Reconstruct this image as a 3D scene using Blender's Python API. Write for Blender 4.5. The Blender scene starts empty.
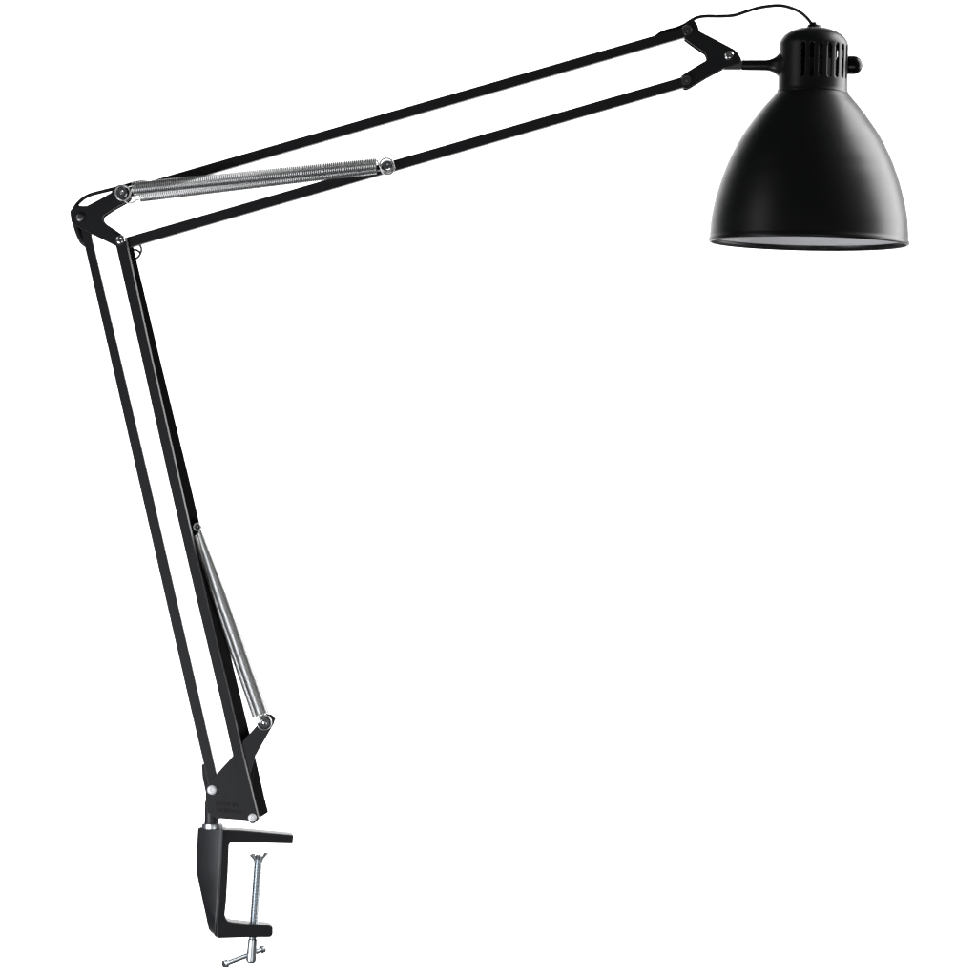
import bpy, bmesh, math, random
from mathutils import Vector, Matrix

# ------------------------------------------------------------------ scene, camera, light
S = bpy.context.scene
C = S.collection
R = math.radians
PI = math.pi
random.seed(4)

D = 3.5
cam_d = bpy.data.cameras.new('camera'); cam = bpy.data.objects.new('camera', cam_d); C.objects.link(cam)
cam.location = (0, -D - .008, 0); cam.rotation_euler = (R(90), 0, 0)
cam_d.sensor_width = 36; cam_d.lens = 36 * D / .977; cam_d.clip_start = .05; cam_d.clip_end = 60
S.camera = cam
S.view_settings.view_transform = 'Standard'; S.view_settings.look = 'None'
S.view_settings.exposure = 0; S.view_settings.gamma = 1
S.render.resolution_x = 1024; S.render.resolution_y = 1024
S.render.engine = 'CYCLES'

w = bpy.data.worlds.new('World'); S.world = w; w.use_nodes = True
bg = w.node_tree.nodes['Background']; bg.inputs[0].default_value = (.9, .95, 1, 1); bg.inputs[1].default_value = .05

def area(name, loc, target, sx, sy, power, col=(1, 1, 1), spread=180):
    l = bpy.data.lights.new(name, 'AREA'); l.shape = 'RECTANGLE'; l.size = sx; l.size_y = sy; l.energy = power; l.color = col; l.spread = R(spread)
    o = bpy.data.objects.new(name, l); C.objects.link(o); o.location = loc
    o.rotation_euler = (Vector(target) - Vector(loc)).to_track_quat('-Z', 'Y').to_euler()
    return o
# unseen lamps added to wash the backdrop to pure white
area('backdrop_wash', (0, .75, 1.75), (0, 2.4, .25), 1.6, .5, 62, spread=120)
area('backdrop_wash', (0, .75, -1.75), (0, 2.4, -.25), 1.6, .5, 62, spread=120)
# softbox standing to the right of the lamp head, and a small one low on the left in front of the clamp
area('softbox_right', (1.2, .26, .62), (.33, 0, .28), .8, 1.4, 29)
area('softbox_low', (-.80, -.62, -.42), (-.27, 0, -.36),  .45, .6, 6.6, (.93, .95, 1))
area('fill_front', (.65, -2.4, -.9), (-.2, 0, -.25), .8, .8, 8)  # added fill, reaches into the channel to lift its dark rear flange
area('fill_high_left', (-1.35, -.75, .75), (-.3, 0, .2), .6, .8, 2.0)  # added fill, there only to brighten the springs

# ------------------------------------------------------------------ materials
def mat(name, col, rough=.4, metal=0, ior=1.45, bump=0, bscale=900, rvar=0, spec=.5):
    m = bpy.data.materials.new(name); m.use_nodes = True; nt = m.node_tree
    p = nt.nodes['Principled BSDF']
    p.inputs['Base Color'].default_value = (*col, 1); p.inputs['Roughness'].default_value = rough
    p.inputs['Metallic'].default_value = metal; p.inputs['IOR'].default_value = ior
    p.inputs['Specular IOR Level'].default_value = spec
    tc = nt.nodes.new('ShaderNodeTexCoord')
    if rvar:
        n = nt.nodes.new('ShaderNodeTexNoise'); n.inputs['Scale'].default_value = 60; n.inputs['Detail'].default_value = 4
        mr = nt.nodes.new('ShaderNodeMapRange'); mr.inputs['To Min'].default_value = rough - rvar; mr.inputs['To Max'].default_value = rough + rvar
        nt.links.new(tc.outputs['Object'], n.inputs['Vector']); nt.links.new(n.outputs[0], mr.inputs['Value'])
        nt.links.new(mr.outputs[0], p.inputs['Roughness'])
    if bump:
        n2 = nt.nodes.new('ShaderNodeTexNoise'); n2.inputs['Scale'].default_value = bscale; n2.inputs['Detail'].default_value = 2
        b = nt.nodes.new('ShaderNodeBump'); b.inputs['Strength'].default_value = bump; b.inputs['Distance'].default_value = .0004
        nt.links.new(tc.outputs['Object'], n2.inputs['Vector']); nt.links.new(n2.outputs[0], b.inputs['Height'])
        nt.links.new(b.outputs[0], p.inputs['Normal'])
    return m
M_shade = mat('matt_black_lacquer', (.006, .006, .006), .37, bump=.05, rvar=.02)
M_bar = mat('black_powder_coat', (.014, .014, .0155), .45, bump=.12, rvar=.04)
M_cast = mat('black_cast_metal', (.016, .016, .018), .43, bump=.25, bscale=700, rvar=.05)
M_rubber = mat('black_cord', (.008, .008, .008), .5)
M_gloss = mat('glossy_black_plastic', (.004, .004, .004), .25, spec=.25)
M_socket = mat('darkened_socket_black', (.004, .004, .004), .7)  # socket colour darkened so the vent slots in front look dark
M_white = mat('white_reflector_paint', (.92, .92, .93), .5)
M_chrome = mat('spring_steel', (.76, .76, .75), .36, 1, rvar=.05)
M_nickel = mat('nickel_plate', (.82, .82, .83), .18, 1)
M_zinc = mat('zinc_plate', (.66, .70, .73), .34, 1, rvar=.08)
M_dark = mat('blackened_steel', (.24, .24, .24), .4, 1)
M_foot = mat('galvanised_steel', (.8, .82, .82), .55, 1)
M_edge = mat('edge_highlight_steel', (.21, .21, .21), .45, 1, rvar=.08)  # lighter metal for the chamfer, standing in for its highlight
M_disc = mat('bright_zinc_rivet', (.88, .88, .90), .6, .45)
M_lug = mat('dark_grey_steel', (.12, .12, .12), .5)
M_wall = mat('white_backdrop_paper', (.88, .88, .88), .9, spec=.1)

# ------------------------------------------------------------------ helpers: coordinates in mm on a drawing sheet, u right, v down, y into depth
def W(u, v, y=0.0):
    return Vector(((u - 488.5) / 1000, y / 1000, (488.5 - v) / 1000))
WC = {}
def finish(name, bm, m, parent=None, bevel=0, seg=2, ang=35, label=None, smooth=True):
    bmesh.ops.recalc_face_normals(bm, faces=bm.faces)
    c = Vector()
    for v in bm.verts: c += v.co
    c /= max(1, len(bm.verts))
    for v in bm.verts: v.co -= c
    me = bpy.data.meshes.new(name); bm.to_mesh(me); bm.free()
    me.materials.append(m)
    if smooth:
        for p in me.polygons: p.use_smooth = True
        me.set_sharp_from_angle(angle=R(ang))
    o = bpy.data.objects.new(name, me); C.objects.link(o)
    o.parent = parent
    o.location = c - (WC[parent] if parent else Vector())
    WC[o] = c
    if bevel:
        b = o.modifiers.new('bevel', 'BEVEL'); b.width = bevel / 1000; b.segments = seg; b.limit_method = 'ANGLE'; b.angle_limit = R(32)
        b.harden_normals = True
    if label: o['label'] = label
    return o

def add_prism(bm, pts, y0, y1):
    f = [bm.verts.new(W(u, v, y0)) for u, v in pts]; b = [bm.verts.new(W(u, v, y1)) for u, v in pts]
    n = len(pts)
    bm.faces.new(f); bm.faces.new(b[::-1])
    for i in range(n):
        j = (i + 1) % n
        bm.faces.new((f[i], b[i], b[j], f[j]))
def prism(name, pts, y0, y1, m, parent, bevel=.5, **k):
    bm = bmesh.new(); add_prism(bm, pts, y0, y1)
    return finish(name, bm, m, parent, bevel, **k)

def add_lathe(bm, o, ax, prof, n=48, closed=False):
    """prof: list of (s, r) in mm along unit axis ax (world) from world point o."""
    ax = ax.normalized()
    t = Vector((0, 1, 0)) if abs(ax.y) < .8 else Vector((1, 0, 0))
    e1 = ax.cross(t).normalized(); e2 = ax.cross(e1)
    rings = []
    for s, r in prof:
        if r < 1e-6: rings.append([bm.verts.new(o + ax * s / 1000)])
        else: rings.append([bm.verts.new(o + ax * s / 1000 + (e1 * math.cos(2 * PI * i / n) + e2 * math.sin(2 * PI * i / n)) * r / 1000) for i in range(n)])
    pairs = list(zip(rings, rings[1:]))
    if closed: pairs.append((rings[-1], rings[0]))
    for a, b in pairs:
        for i in range(n):
            j = (i + 1) % n
            if len(a) == 1 and len(b) == 1: continue
            if len(a) == 1: bm.faces.new((a[0], b[i], b[j]))
            elif len(b) == 1: bm.faces.new((a[i], b[0], a[j]))
            else: bm.faces.new((a[i], b[i], b[j], a[j]))
def lathe(name, o, ax, prof, m, parent, n=48, closed=False, **k):
    bm = bmesh.new(); add_lathe(bm, o, ax, prof, n, closed)
    return finish(name, bm, m, parent, **k)

def spline(pts, sub=8):
    out = []; P = [Vector(p) for p in pts]
    for i in range(len(P) - 1):
        p0 = P[max(i - 1, 0)]; p1 = P[i]; p2 = P[i + 1]; p3 = P[min(i + 2, len(P) - 1)]
        for k in range(sub):
            t = k / sub
            out.append(.5 * ((2 * p1) + (p2 - p0) * t + (2 * p0 - 5 * p1 + 4 * p2 - p3) * t * t + (3 * p1 - p0 - 3 * p2 + p3) * t ** 3))
    out.append(P[-1]); return out
def add_tube(bm, pts, r, sides=8, closed=False):
    n = len(pts); rings = []
    nrm = None
    for i, p in enumerate(pts):
        a = pts[i - 1] if (i or closed) else pts[0]; b = pts[(i + 1) % n] if (i < n - 1 or closed) else pts[-1]
        t = (b - a).normalized()
        if nrm is None:
            q = Vector((0, 1, 0)) if abs(t.y) < .8 else Vector((1, 0, 0)); nrm = t.cross(q).normalized()
        nrm = (nrm - t * nrm.dot(t)).normalized(); bn = t.cross(nrm)
        rr = r(i / (n - 1)) if callable(r) else r
        rings.append([bm.verts.new(p + (nrm * math.cos(2 * PI * k / sides) + bn * math.sin(2 * PI * k / sides)) * rr / 1000) for k in range(sides)])
    m = n if closed else n - 1
    for i in range(m):
        a, b = rings[i], rings[(i + 1) % n]
        for k in range(sides):
            l = (k + 1) % sides
            bm.faces.new((a[k], b[k], b[l], a[l]))
    if not closed:
        bm.faces.new(rings[0][::-1]); bm.faces.new(rings[-1])
def tube(name, pts, r, m, parent, sides=10, closed=False, **k):
    bm = bmesh.new(); add_tube(bm, pts, r, sides, closed)
    return finish(name, bm, m, parent, ang=60, **k)

Yax = Vector((0, -1, 0))        # towards the viewer side of the lamp
def screw(u, v, y, r, m, parent, style='dome', h=2.6, name='screw'):
    o = W(u, v, y)
    if style == 'dome': prof = [(0, 0), (0, r), (h * .35, r), (h * .7, r * .86), (h * .95, r * .55), (h, r * .3), (h, 0)]
    elif style == 'button': prof = [(0, 0), (0, r), (h * .25, r), (h * .5, r * .93), (h * .75, r * .78), (h * .92, r * .58), (h, r * .42), (h * .98, r * .36), (h * .6, r * .26), (h * .6, 0)]
    elif style == 'flat': prof = [(0, 0), (0, r), (h * .4, r), (h * .75, r * .88), (h, r * .6), (h, r * .3), (h * .7, r * .22), (h * .7, 0)]
    else:  # a collar with a sunk socket head
        prof = [(0, 0), (0, r), (h * .6, r), (h, r * .9), (h, r * .72), (h * .45, r * .64), (h * .45, r * .42), (h * .85, r * .34), (h * .95, r * .15), (h * .9, 0)]
    return lathe(name, o, Yax, prof, m, parent, n=28)

# ------------------------------------------------------------------ setting
bm = bmesh.new()
for x, z in ((-2.1, -2.2), (2.1, -2.2), (2.1, 2.2), (-2.1, 2.2)):
    bm.verts.new((x, 2.4, z))
bm.faces.new(bm.verts)
bd = finish('backdrop', bm, M_wall, smooth=False); bd['kind'] = 'structure'

# ------------------------------------------------------------------ the lamp
lamp = bpy.data.objects.new('desk_lamp', None); C.objects.link(lamp)
lamp.location = W(240, 938); WC[lamp] = lamp.location.copy(); lamp.empty_display_size = .05
lamp['label'] = 'black balanced arm desk lamp with bell shade, steel springs and table clamp'
lamp['category'] = 'desk lamp'

# ---- shade
tilt = .0253
AX = Vector((tilt, 0, 1)).normalized()
RO = W(809.4, 243.5)
outer = [(0, 98.6), (.4, 99.8), (1.5, 100.3), (4.2, 100.1), (5.2, 99.4), (7.5, 99.3), (14, 98.9), (26.5, 97.8), (44.5, 94.3), (63.5, 89), (75, 84.8), (85.5, 80.6), (97, 75), (106, 70.2), (114.5, 64.9), (126.5, 56.2),
         (133, 51.4), (139.5, 46.2), (145, 41.3), (149, 37.9), (151, 36.2), (152, 34.6)]
def resamp(pr, k=4):
    q = spline([Vector((s, r, 0)) for s, r in pr], k); return [(p.x, p.y) for p in q]
op = outer[:5] + resamp(outer[5:], 4)
inner = [(s, r - 1.3) for s, r in reversed(op) if s > 3] + [(2, 98.4), (.4, 98.0)]
shade = lathe('lamp_shade', RO, AX, op + inner, M_shade, lamp, n=128, closed=True, ang=50)
rp = [(s, r - 2.6) for s, r in op if s >= 7 and s < 150]
refl = lathe('reflector', RO, AX, [(5.5, 97.6), (5.5, 96.4)] + rp + [(150.5, 33), (150.5, 0)], M_white, shade, n=128, ang=50, label='white inner reflector of the shade')

# ---- ventilated cap
cp = [(151.2, 33.8), (151.4, 35.8), (152.2, 35.9), (153.5, 35.1), (156, 34.8), (163.5, 34.6)]
rows = [164.6, 165.9, 170, 176, 182, 188, 194, 197.4, 198.8]
top = resamp([(198.8, 34.8), (202, 34.0), (206, 31.8), (210, 28.0), (213.3, 22.2), (215.8, 15), (217, 8)], 3)
prof = cp + [(s, 34.65) for s in rows] + top[1:]
n = 240
bm = bmesh.new()
e1 = Vector((1, 0, -tilt)).normalized(); e2 = Vector((0, -1, 0))
rings = [[bm.verts.new(RO + AX * s / 1000 + (e2 * math.cos(2 * PI * (i + .5) / n) + e1 * math.sin(2 * PI * (i + .5) / n)) * r / 1000) for i in range(n)] for s, r in prof]
tv = bm.verts.new(RO + AX * .2174)
slots = [67.5, 52.5, 37.5, 22.5, 7.5, -7.5, -22.5]
slots += [180 - a for a in slots]
def cut(ang, s0, s1):
    for a in slots:
        d = (ang - a + 180) % 360 - 180
        if s0 >= 165.8 and s1 <= 197.5 and abs(d) < 4.0: return True
        if s0 >= 164.5 and s1 <= 198.9 and abs(d) < 2.4: return True
    return False
for k in range(len(prof) - 1):
    for i in range(n):
        j = (i + 1) % n
        if cut(360 * (i + 1) / n, prof[k][0], prof[k + 1][0]): continue
        bm.faces.new((rings[k][i], rings[k][j], rings[k + 1][j], rings[k + 1][i]))
for i in range(n): bm.faces.new((rings[-1][i], rings[-1][(i + 1) % n], tv))
cap = finish('shade_cap', bm, M_shade, lamp, ang=50)
so = cap.modifiers.new('thickness', 'SOLIDIFY'); so.thickness = .0016; so.offset = -1
lathe('lamp_socket', RO, AX, [(150.8, 0), (150.8, 24.5), (184, 24.5), (186, 22), (187, 18), (206, 18), (206, 0)], M_socket, cap, n=48)
lathe('cord_grommet', RO, AX, [(213, 0), (213, 7.4), (218.3, 7.0), (219.8, 6.2), (220, 2.5), (222.5, 2.2), (222.5, 0)], M_rubber, cap, n=32)
kx = Vector((1, 0, -.03))
lathe('switch_knob', W(836.8, 63.8), kx, [(0, 0), (0, 7.6), (11.5, 7.6), (12.3, 9.3)] + [(17.5 + 9.2 * math.sin(t * PI / 2 / 8), .01 + 9.3 * math.cos(t * PI / 2 / 8)) for t in range(0, 8)] + [(26.7, 0)], M_gloss, cap, n=40,
      label='small glossy black rotary switch on the side of the cap')
# stem flaring into the cap
lathe('shade_stem', W(742.2, 64.3), Vector((1, 0, -.004)), [(0, 0), (0, 4.6), (.6, 5.1), (10, 5.2), (24, 5.3), (28, 5.8), (32, 7.4), (35.5, 10), (38, 13.0), (41, 16), (46, 19), (46, 0)], M_shade, lamp, n=40)

# ---- head bracket (two plates, lug between them)
hb = [(669, 34.5), (687.5, 21.2), (693.5, 19.6), (697.6, 24.7), (699.5, 31.2), (717, 40.3), (734.5, 49.6), (738.4, 54), (740.8, 58.5), (740.2, 63), (735, 64.5), (724.3, 68), (707, 77.2), (690, 87.5), (686.7, 88.8), (683.6, 87.8), (680.6, 81.5), (681.3, 75.6), (694, 67.5), (705.4, 60.8), (707.2, 58), (705.4, 53.4), (694, 45.8), (684.8, 39.2), (680, 36)]
hb = hb[1:-1]
def two_plates(name, pts, yo, yi, m, parent, bevel=.5):
    bm = bmesh.new(); add_prism(bm, pts, -yo, -yi); add_prism(bm, pts, yi, yo)
    return finish(name, bm, m, parent, bevel)
head = two_plates('head_bracket', hb, 8.6, 7.0, M_bar, lamp, .45)
screw(686.9, 30.4, -8.6, 5.2, M_dark, head, 'socket')
screw(686.1, 80.3, -8.6, 5.2, M_dark, head, 'socket')
screw(728.9, 55.6, -8.6, 5.1, M_nickel, head, 'button', 3.4)
prism('pivot_lug', [(722, 60), (727, 50), (737, 51), (741.2, 57.5), (741.8, 60), (741.8, 68.9), (725, 68.9), (718, 66)], -5.5, 5.5, M_lug, head, .7, label='dark grey pivot lug')

# ---- arm bars: rectangular tubes for the upper arm
def bar(name, pts, y0, y1, parent, m=M_bar, bevel=.9, **k):
    return prism(name, pts, y0, y1, m, parent, bevel, seg=3, **k)
def ubar(u0, t0, b0, u1, t1, b1):
    return bar('upper_arm_bar', [(u0, t0), (u1, t1), (u1 + 3, b1 - .9), (u0 + 3, b0 - .9)], -6.4, 6.4, lamp)
ub1 = ubar(119, 189.5, 200.0, 688, 25.6, 36.3)
ub2 = ubar(124, 237.7, 248.9, 685, 75.8, 86.8)

# ---- lower arm: closed left bar, and the open channel on the right
lb = bar('lower_arm_bar', [(76.5, 212), (86.2, 212), (92, 241), (150, 486), (199.2, 700), (216.5, 776), (212, 792), (208.5, 788), (202.8, 762), (188.2, 700), (150.8, 536), (83, 240.5)], -4.6, 4.6, lamp, bevel=.8)
Lf = [(113, 233), (117, 250), (139.9, 350), (168.9, 480), (196.9, 600), (220.6, 700), (233, 755), (244.2, 806)]
Ff = [(127, 238), (129.2, 250), (151.0, 350), (180.4, 480), (207.6, 600), (231.6, 700), (244.2, 755), (255.2, 800), (259.8, 818.5)]
Rr = [(130.5, 240), (132.6, 250), (156.4, 350), (188.0, 480), (216.0, 600), (240.0, 700), (253.8, 757), (263.6, 800), (267.2, 813.8)]
bm = bmesh.new()
# front flange with a chamfer along its right edge, highlight put in by colour
n_ = len(Ff)
fl = Lf[:] + [(246.4, 815), (248.2, 820.5), (251, 823.2), (254.3, 823.4)]
def add_prism_cham(bm, left, right, y0, y1, c):
    f = [bm.verts.new(W(u, v, y0)) for u, v in left]; b = [bm.verts.new(W(u, v, y1)) for u, v in left]
    rf = [bm.verts.new(W(u - c, v, y0)) for u, v in right]; rm = [bm.verts.new(W(u, v, y0 + c * .95)) for u, v in right]; rb = [bm.verts.new(W(u, v, y1)) for u, v in right]
    bm.faces.new(f + rf[::-1]); bm.faces.new((b + rb[::-1])[::-1])
    for i in range(len(left) - 1): bm.faces.new((f[i], b[i], b[i + 1], f[i + 1]))
    for i in range(len(right) - 1):
        bm.faces.new((rf[i], rf[i + 1], rm[i + 1], rm[i])).material_index = 1; bm.faces.new((rm[i], rm[i + 1], rb[i + 1], rb[i]))
    bm.faces.new((f[0], rf[0], rm[0], rb[0], b[0])); bm.faces.new((f[-1], b[-1], rb[-1], rm[-1], rf[-1]))
add_prism_cham(bm, fl, Ff, -10.4, -8.6, 1.35)
add_prism(bm, Lf + [(252, 818), (260, 818.4)] + Rr[::-1], 8.8, 10.4)                       # rear flange
web = Lf[:7]
add_prism(bm, web + [(u + 1.6, v) for u, v in web[::-1]], -8.6, 8.8)          # web joining them
chan = finish('lower_arm_channel', bm, M_bar, lamp, ang=30, label='open channel bar of the lower arm, its edge highlight coloured in as lighter steel')
chan.data.materials.append(M_edge)

# ---- elbow bracket
def q(pts, ox, oy, s): return [(ox + a / s, oy + b / s) for a, b in pts]
eb = q([(97, 405), (135, 352), (180, 345), (225, 352), (265, 350), (380, 290), (500, 222), (535, 165), (580, 143), (640, 140), (690, 185), (698, 235), (680, 288), (640, 318), (520, 385), (430, 445), (417, 466), (418, 490), (440, 520), (530, 578), (620, 640), (650, 680), (643, 722), (605, 746), (540, 738), (340, 640), (150, 545), (112, 510)], 60, 170, 9.77)
elbow = two_plates('elbow_bracket', eb, 9.2, 7.2, M_bar, lamp, .5)
screw(80.2, 217.6, -9.2, 4.7, M_dark, elbow, 'dome', 3)
screw(120.6, 240.1, -10.6, 5.2, M_nickel, elbow, 'button', 3.4)

# ---- base bracket
front = [(208, 784), (217.6, 772.6), (232.4, 756.4), (242.2, 742), (248.9, 734.3), (256.5, 726), (261, 716.5), (267, 713.6), (272.5, 715), (275, 719.6), (274, 723.5), (264, 741), (254.5, 757.3), (250, 775), (251, 795), (257.5, 812), (258.3, 819.5), (254.5, 822.6), (251, 822.8), (247, 820.7), (220, 818.6), (217.5, 819.6), (207, 812), (205.4, 801.5), (205.4, 793)]
base = prism('base_bracket', front, -8.0, -6.0, M_cast, lamp, .5)
rear = [(200.3, 766), (203, 764.7), (207.5, 784)] + front[3:13] + [(250, 775), (251, 795), (257.5, 812), (252, 819)] + [(220, 817.6), (206, 801), (201.2, 779)]
prism('bracket_back_plate', [(200.3, 766), (203, 764.7), (208, 784), (225, 776), (250, 741), (258, 727), (262, 716), (270, 715), (275, 719.6), (254.5, 757.3), (251, 790), (256, 815), (247, 819), (217, 818), (206, 801), (201.2, 779)], 6, 8, M_cast, base, .4)
screw(212.1, 789.9, -8.0, 4.8, M_disc, base, 'flat', 2, name='rivet')
screw(252.5, 817.5, -10.4, 4.2, M_disc, base, 'flat', 2, name='rivet')
# raised lettering cast in the plate
def lettering(txt, u, v, size, rot):
    cu = bpy.data.curves.new('lettering', 'FONT'); cu.body = txt; cu.size = size / 1000; cu.extrude = .0005; cu.align_x = 'CENTER'
    t = bpy.data.objects.new('tmp', cu); C.objects.link(t)
    dg = bpy.context.evaluated_depsgraph_get(); me = bpy.data.meshes.new_from_object(t.evaluated_get(dg))
    bpy.data.objects.remove(t)
    me.transform(Matrix.Translation(W(u, v, -8.1)) @ Matrix.Rotation(rot, 4, 'Y') @ Matrix.Rotation(R(90), 4, 'X'))
    return me
bm = bmesh.new()
for a in (('MADE IN', 226.3, 806.2, 5.6, R(5)), ('NORWAY', 228.6, 812.6, 5.6, R(5))):
    bm.from_mesh(lettering(*a))
finish('raised_lettering', bm, M_cast, base, smooth=False)
# swivel post and collar
lathe('swivel_post', W(210.9, 824.5), Vector((0, 0, 1)), [(0, 0), (0, 7.3), (3, 7.1), (12, 7.0), (21, 6.9), (24.5, 5.9), (26, 0)], M_cast, base, n=40)
lathe('swivel_collar', W(211.9, 829), Vector((0, 0, 1)), [(0, 0), (0, 10.8), (1.2, 11), (4.4, 10.6), (5.0, 9.9), (5.1, 0)], M_zinc, lamp, n=48, label='zinc plated swivel collar')

# ---- clamp
bm = bmesh.new()
cpoly = [(222.2, 829.2), (240, 830.2), (266, 832.2), (292.2, 834.2), (291.4, 843.2), (262, 842.8), (231.2, 842.6), (229.2, 844.6), (228.3, 870), (226.6, 900), (225.2, 914), (225.8, 917.6), (228, 920.9), (232, 922.2), (247.3, 924.0), (262, 925.0), (268, 925.4), (271.8, 927.2),
         (271.8, 935), (269.6, 937.6), (245, 937.7), (219.5, 937.6), (214.5, 935), (215.4, 925), (217, 914), (219.7, 870), (221.3, 838)]
cp2 = [(u, v + max(0, u - 232) / 60 * 4.4) if v < 870 else (u, v + max(0, u - 232) / 40 * 2.8) for u, v in cpoly]
add_prism(bm, cp2, -14, 14)
for vv in bm.verts:      # the casting is swung a little round its post
    yy = vv.co.y + .014; uu = vv.co.x - W(221, 0).x
    vv.co.x -= yy * .12; vv.co.y += max(0, uu) * .6; vv.co.x -= max(0, uu) * .008
clamp = finish('clamp_body', bm, M_cast, lamp, 1.1, 3)
bm = bmesh.new()
lev = [(828.4, 199, 221.8), (829.6, 196.8, 222.2), (846, 195.8, 221.4), (870.9, 194.7, 220.4), (900, 200.8, 218.6), (918, 204.7, 217.5), (930.5, 207.4, 216.6), (933.6, 209.6, 216.8), (936.2, 213.2, 218), (937.3, 216.5, 221)]
rg = []
for v, l, r in lev:
    k = min(1, (r - l) / 14)
    ring = [(r + 1.5, -13.6), (r - .6, -13.4), (r - 2.2, -12.7), (l + 2.2 * k, 1.5 - 2), (l + .5, 1.8), (l, 5), (l + .8, 8), (r - 1, 13.4), (r + 1.5, 13.6)]
    rg.append([bm.verts.new(W(a, v, b)) for a, b in ring])
for a, b in zip(rg, rg[1:]):
    for i in range(len(a)):
        j = (i + 1) % len(a); bm.faces.new((a[i], b[i], b[j], a[j]))
bm.faces.new(rg[0]); bm.faces.new(rg[-1][::-1])
finish('clamp_spine', bm, M_cast, clamp, .6, 2, ang=28)
# screw of the clamp: leaning threaded rod, flared foot, tommy bar
sa = W(257.3, 856, 16); sb = W(249.2, 966.6, 16)
sx = (sa - sb).normalized()
L = (sa - sb).length * 1000
prof = [(0, 0), (.6, 3.2), (2.5, 5.0), (5.5, 5.3), (9, 4.9), (24, 4.5), (25, 3.6)]
s = 26.0
while s < L - 6:
    prof += [(s, 3.75), (s + .7, 4.5)]; s += 1.4
prof += [(L - 5, 3.6), (L - 3, 3.4), (L - 2, 0)]
prof = prof[:-3] + [(L - 3, 3.4), (L - 1.0, 2.8), (L - 1.0, 0)]
rod = lathe('clamp_screw', sb, sx, prof, M_zinc, lamp, n=36, ang=25)
bm = bmesh.new()
e1_ = Vector((1, 0, .07)).normalized(); e2_ = Vector((0, 1, 0))
def wing(a0, a1, bm=bm):            # one flared lip of the foot, sheet metal
    rows_ = [(L - 9.5, 4.3), (L - 7.2, 4.5), (L - 5.4, 5.6), (L - .4, 10.4)]
    g = []
    for off in (0, 1.1):
        for s_, r_ in rows_:
            g.append([bm.verts.new(sb + sx * s_ / 1000 + (e1_ * math.cos(R(a0 + (a1 - a0) * i / 14)) + e2_ * math.sin(R(a0 + (a1 - a0) * i / 14))) * (r_ - off) / 1000) for i in range(15)])
    loop_ = g[:4] + g[4:][::-1]
    for k in range(8):
        p, q_ = loop_[k], loop_[(k + 1) % 8]
        for i in range(14): bm.faces.new((p[i], p[i + 1], q_[i + 1], q_[i]))
    bm.faces.new([x[0] for x in loop_]); bm.faces.new([x[-1] for x in loop_][::-1])
wing(-58, 58); wing(122, 238)
finish('pressure_foot', bm, M_foot, rod, ang=40, label='open foot with two flared lips at the top of the clamp screw')
ta = W(225.2, 964.2, -4); tb = W(260.4, 954.2, 28)
tb_ = (tb - ta)
TL = tb_.length * 1000
lathe('tommy_bar', ta, tb_, [(-2.2, 0), (-2.4, 3.3), (-1.7, 4.1), (1.5, 4.1), (2.3, 3.3), (2.2, 2.6), (TL - 2.6, 2.6), (TL - 2.6, 3.0), (TL - 1.8, 3.8), (TL + 1.2, 3.8), (TL + 2, 3.0), (TL + 2, 0)], M_zinc, rod, n=28, label='sliding steel bar through the clamp screw')

# ---- springs
def helix(name, a, b, r0, r1, ramp, pitch, wire, parent, seg=14, hooks=()):
    ax = (b - a); L = ax.length; ax.normalize()
    e1 = ax.cross(Vector((0, 1, 0))).normalized(); e2 = ax.cross(e1)
    turns = L * 1000 / pitch; N = int(turns * seg); pts = []
    for i in range(N + 1):
        t = i / N; k = min(1, t / ramp) if ramp else 1
        r = (r0 + (r1 - r0) * k) / 1000; ph = 2 * PI * turns * t
        pts.append(a + ax * L * t + (e1 * math.cos(ph) + e2 * math.sin(ph)) * r)
    bm = bmesh.new(); add_tube(bm, pts, wire, 6)
    for h in hooks: add_tube(bm, h, max(.62, wire * 1.1), 8)
    return finish(name, bm, M_chrome, parent, ang=80)
def loop(u, v, y, r, a0, a1, tail, y1=None):
    pts = [W(u + r * math.cos(R(a0 + (a1 - a0) * i / 20)), v + r * math.sin(R(a0 + (a1 - a0) * i / 20)), y) for i in range(21)]
    return pts + [W(*tail)]
# upper pair
u1 = helix('spring', W(134, 189.7, -21), W(376.5, 165.0, -18), 5.9, 5.6, 0, 1.9, .80, lamp,
           hooks=[loop(386.8, 165.8, -15.5, 6.9, 160, 500, (377, 160.5, -18)), loop(123.5, 193.5, -15.5, 7.4, 20, -340, (134.5, 187, -21))])
u2 = helix('spring', W(140.5, 197.0, -12.8), W(376.5, 168.3, -12.8), 5.8, 5.6, 0, 1.9, .80, lamp,
           hooks=[loop(387.6, 168.2, -12.5, 6.8, 180, 520, (377, 171, -12.8)), spline([W(140, 200.5, -12.8), W(137, 200.4, -12.8), W(134, 202.5, -12.8), W(131, 203.6, -12.4), W(128, 203.2, -12), W(125, 200.5, -12)], 6)])
screw(122.4, 193, -9.2, 5.9, M_nickel, u1, 'socket', 8)
screw(387.4, 165.6, -6.4, 4.9, M_nickel, u1, 'socket', 11)
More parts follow.
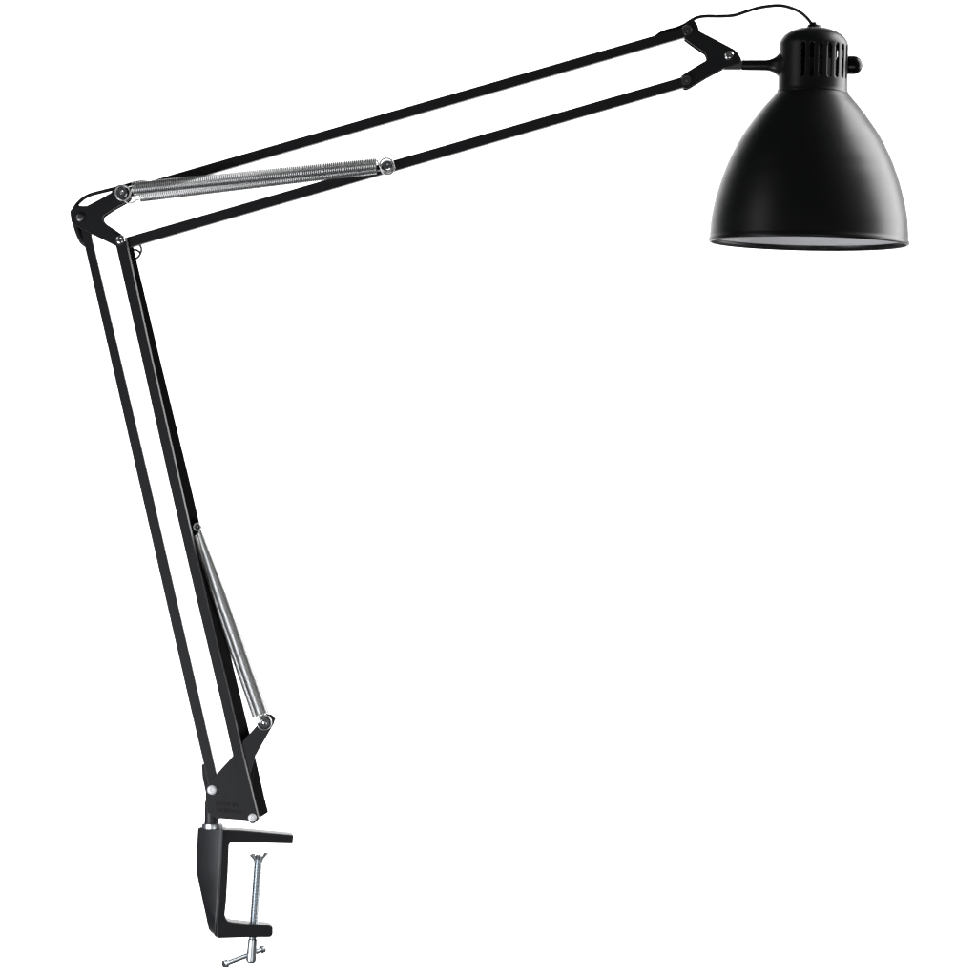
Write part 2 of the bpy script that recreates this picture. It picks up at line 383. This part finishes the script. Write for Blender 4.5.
# lower pair
l1 = helix('spring', W(199.6, 533, -5.6), W(262.6, 714.5, -9.5), 2.9, 6.5, .33, 1.2, .58, lamp,
           hooks=[loop(264.6, 722.3, -12, 7.3, -60, 290, (262, 714, -11)), loop(197.2, 526.8, -5.5, 3.6, 80, 420, (199.5, 533, -5.5))])
l2 = helix('spring', W(193.8, 536, 4.2), W(256.6, 716.8, 4.0), 2.2, 5.0, .4, 1.2, .58, lamp,
           hooks=[spline([W(258, 716, 3), W(260, 720, 2), W(260, 724, 2), W(264, 724, 2)], 5)])
screw(264.8, 722.4, -8, 5.6, M_nickel, l1, 'socket', 4.5)
screw(197.4, 526.8, 8.6, 4.0, M_nickel, l1, 'socket', 13)

# ---- loose wire eye below the elbow
tube('wire_eye', spline([W(130, 241, 11.4), W(136.5, 243, 11.4), W(139.5, 247, 11.4), W(138.6, 252, 11.4), W(135.5, 256.4, 11.4), W(131, 258, 11.4)], 6), 1.2, M_dark, elbow)
tube('wire_eye', spline([W(131, 248.2, 11.4), W(135, 248.9, 11.6), W(138.2, 251.4, 11.4)], 6), 1.2, M_dark, elbow)

# ---- power cord, one length over the elbow and one over the head
cord = tube('power_cord', spline([W(154, 186, 0), W(147, 181.9, 0), W(136, 181.9, 0), W(126, 184.6, 0), W(117, 187.0, 0), W(101, 191.0, 0), W(91, 193.6, 0), W(84, 196.8, 0), (W(78, 201.6, 0)), W(73.4, 207.6, 0), W(71.4, 213, 0), W(74.4, 222, 0), W(77.6, 232, 0), W(81.3, 240, 0), W(84.6, 243, 0), W(89, 246, 0)], 6),
     lambda t: 1.9 + 1.4 * max(0, min(1, (t - .66) / .08)), M_rubber, lamp, 12)
tube('head_cord', spline([W(653, 40.5, 0), W(659.5, 34.0, 0), W(668, 30.2, 0), W(676, 28.2, 0), W(684, 25.0, 0), W(690, 20.9, 0), W(696.5, 17, 0), W(705.5, 15.2, 0), W(722, 15.2, 0), W(735, 14.2, 0), W(746.5, 10.6, 0), W(761, 6.3, 0), W(779, 4.4, 0), W(790.7, 6.5, 0), W(801, 11.2, 0), W(808, 17.2, 0), W(812.0, 22.6, 0), W(813.5, 27, 0)], 6),
     lambda t: 2.5 - .75 * min(1, max(0, (t - .22) / .12)), M_rubber, cord, 12)
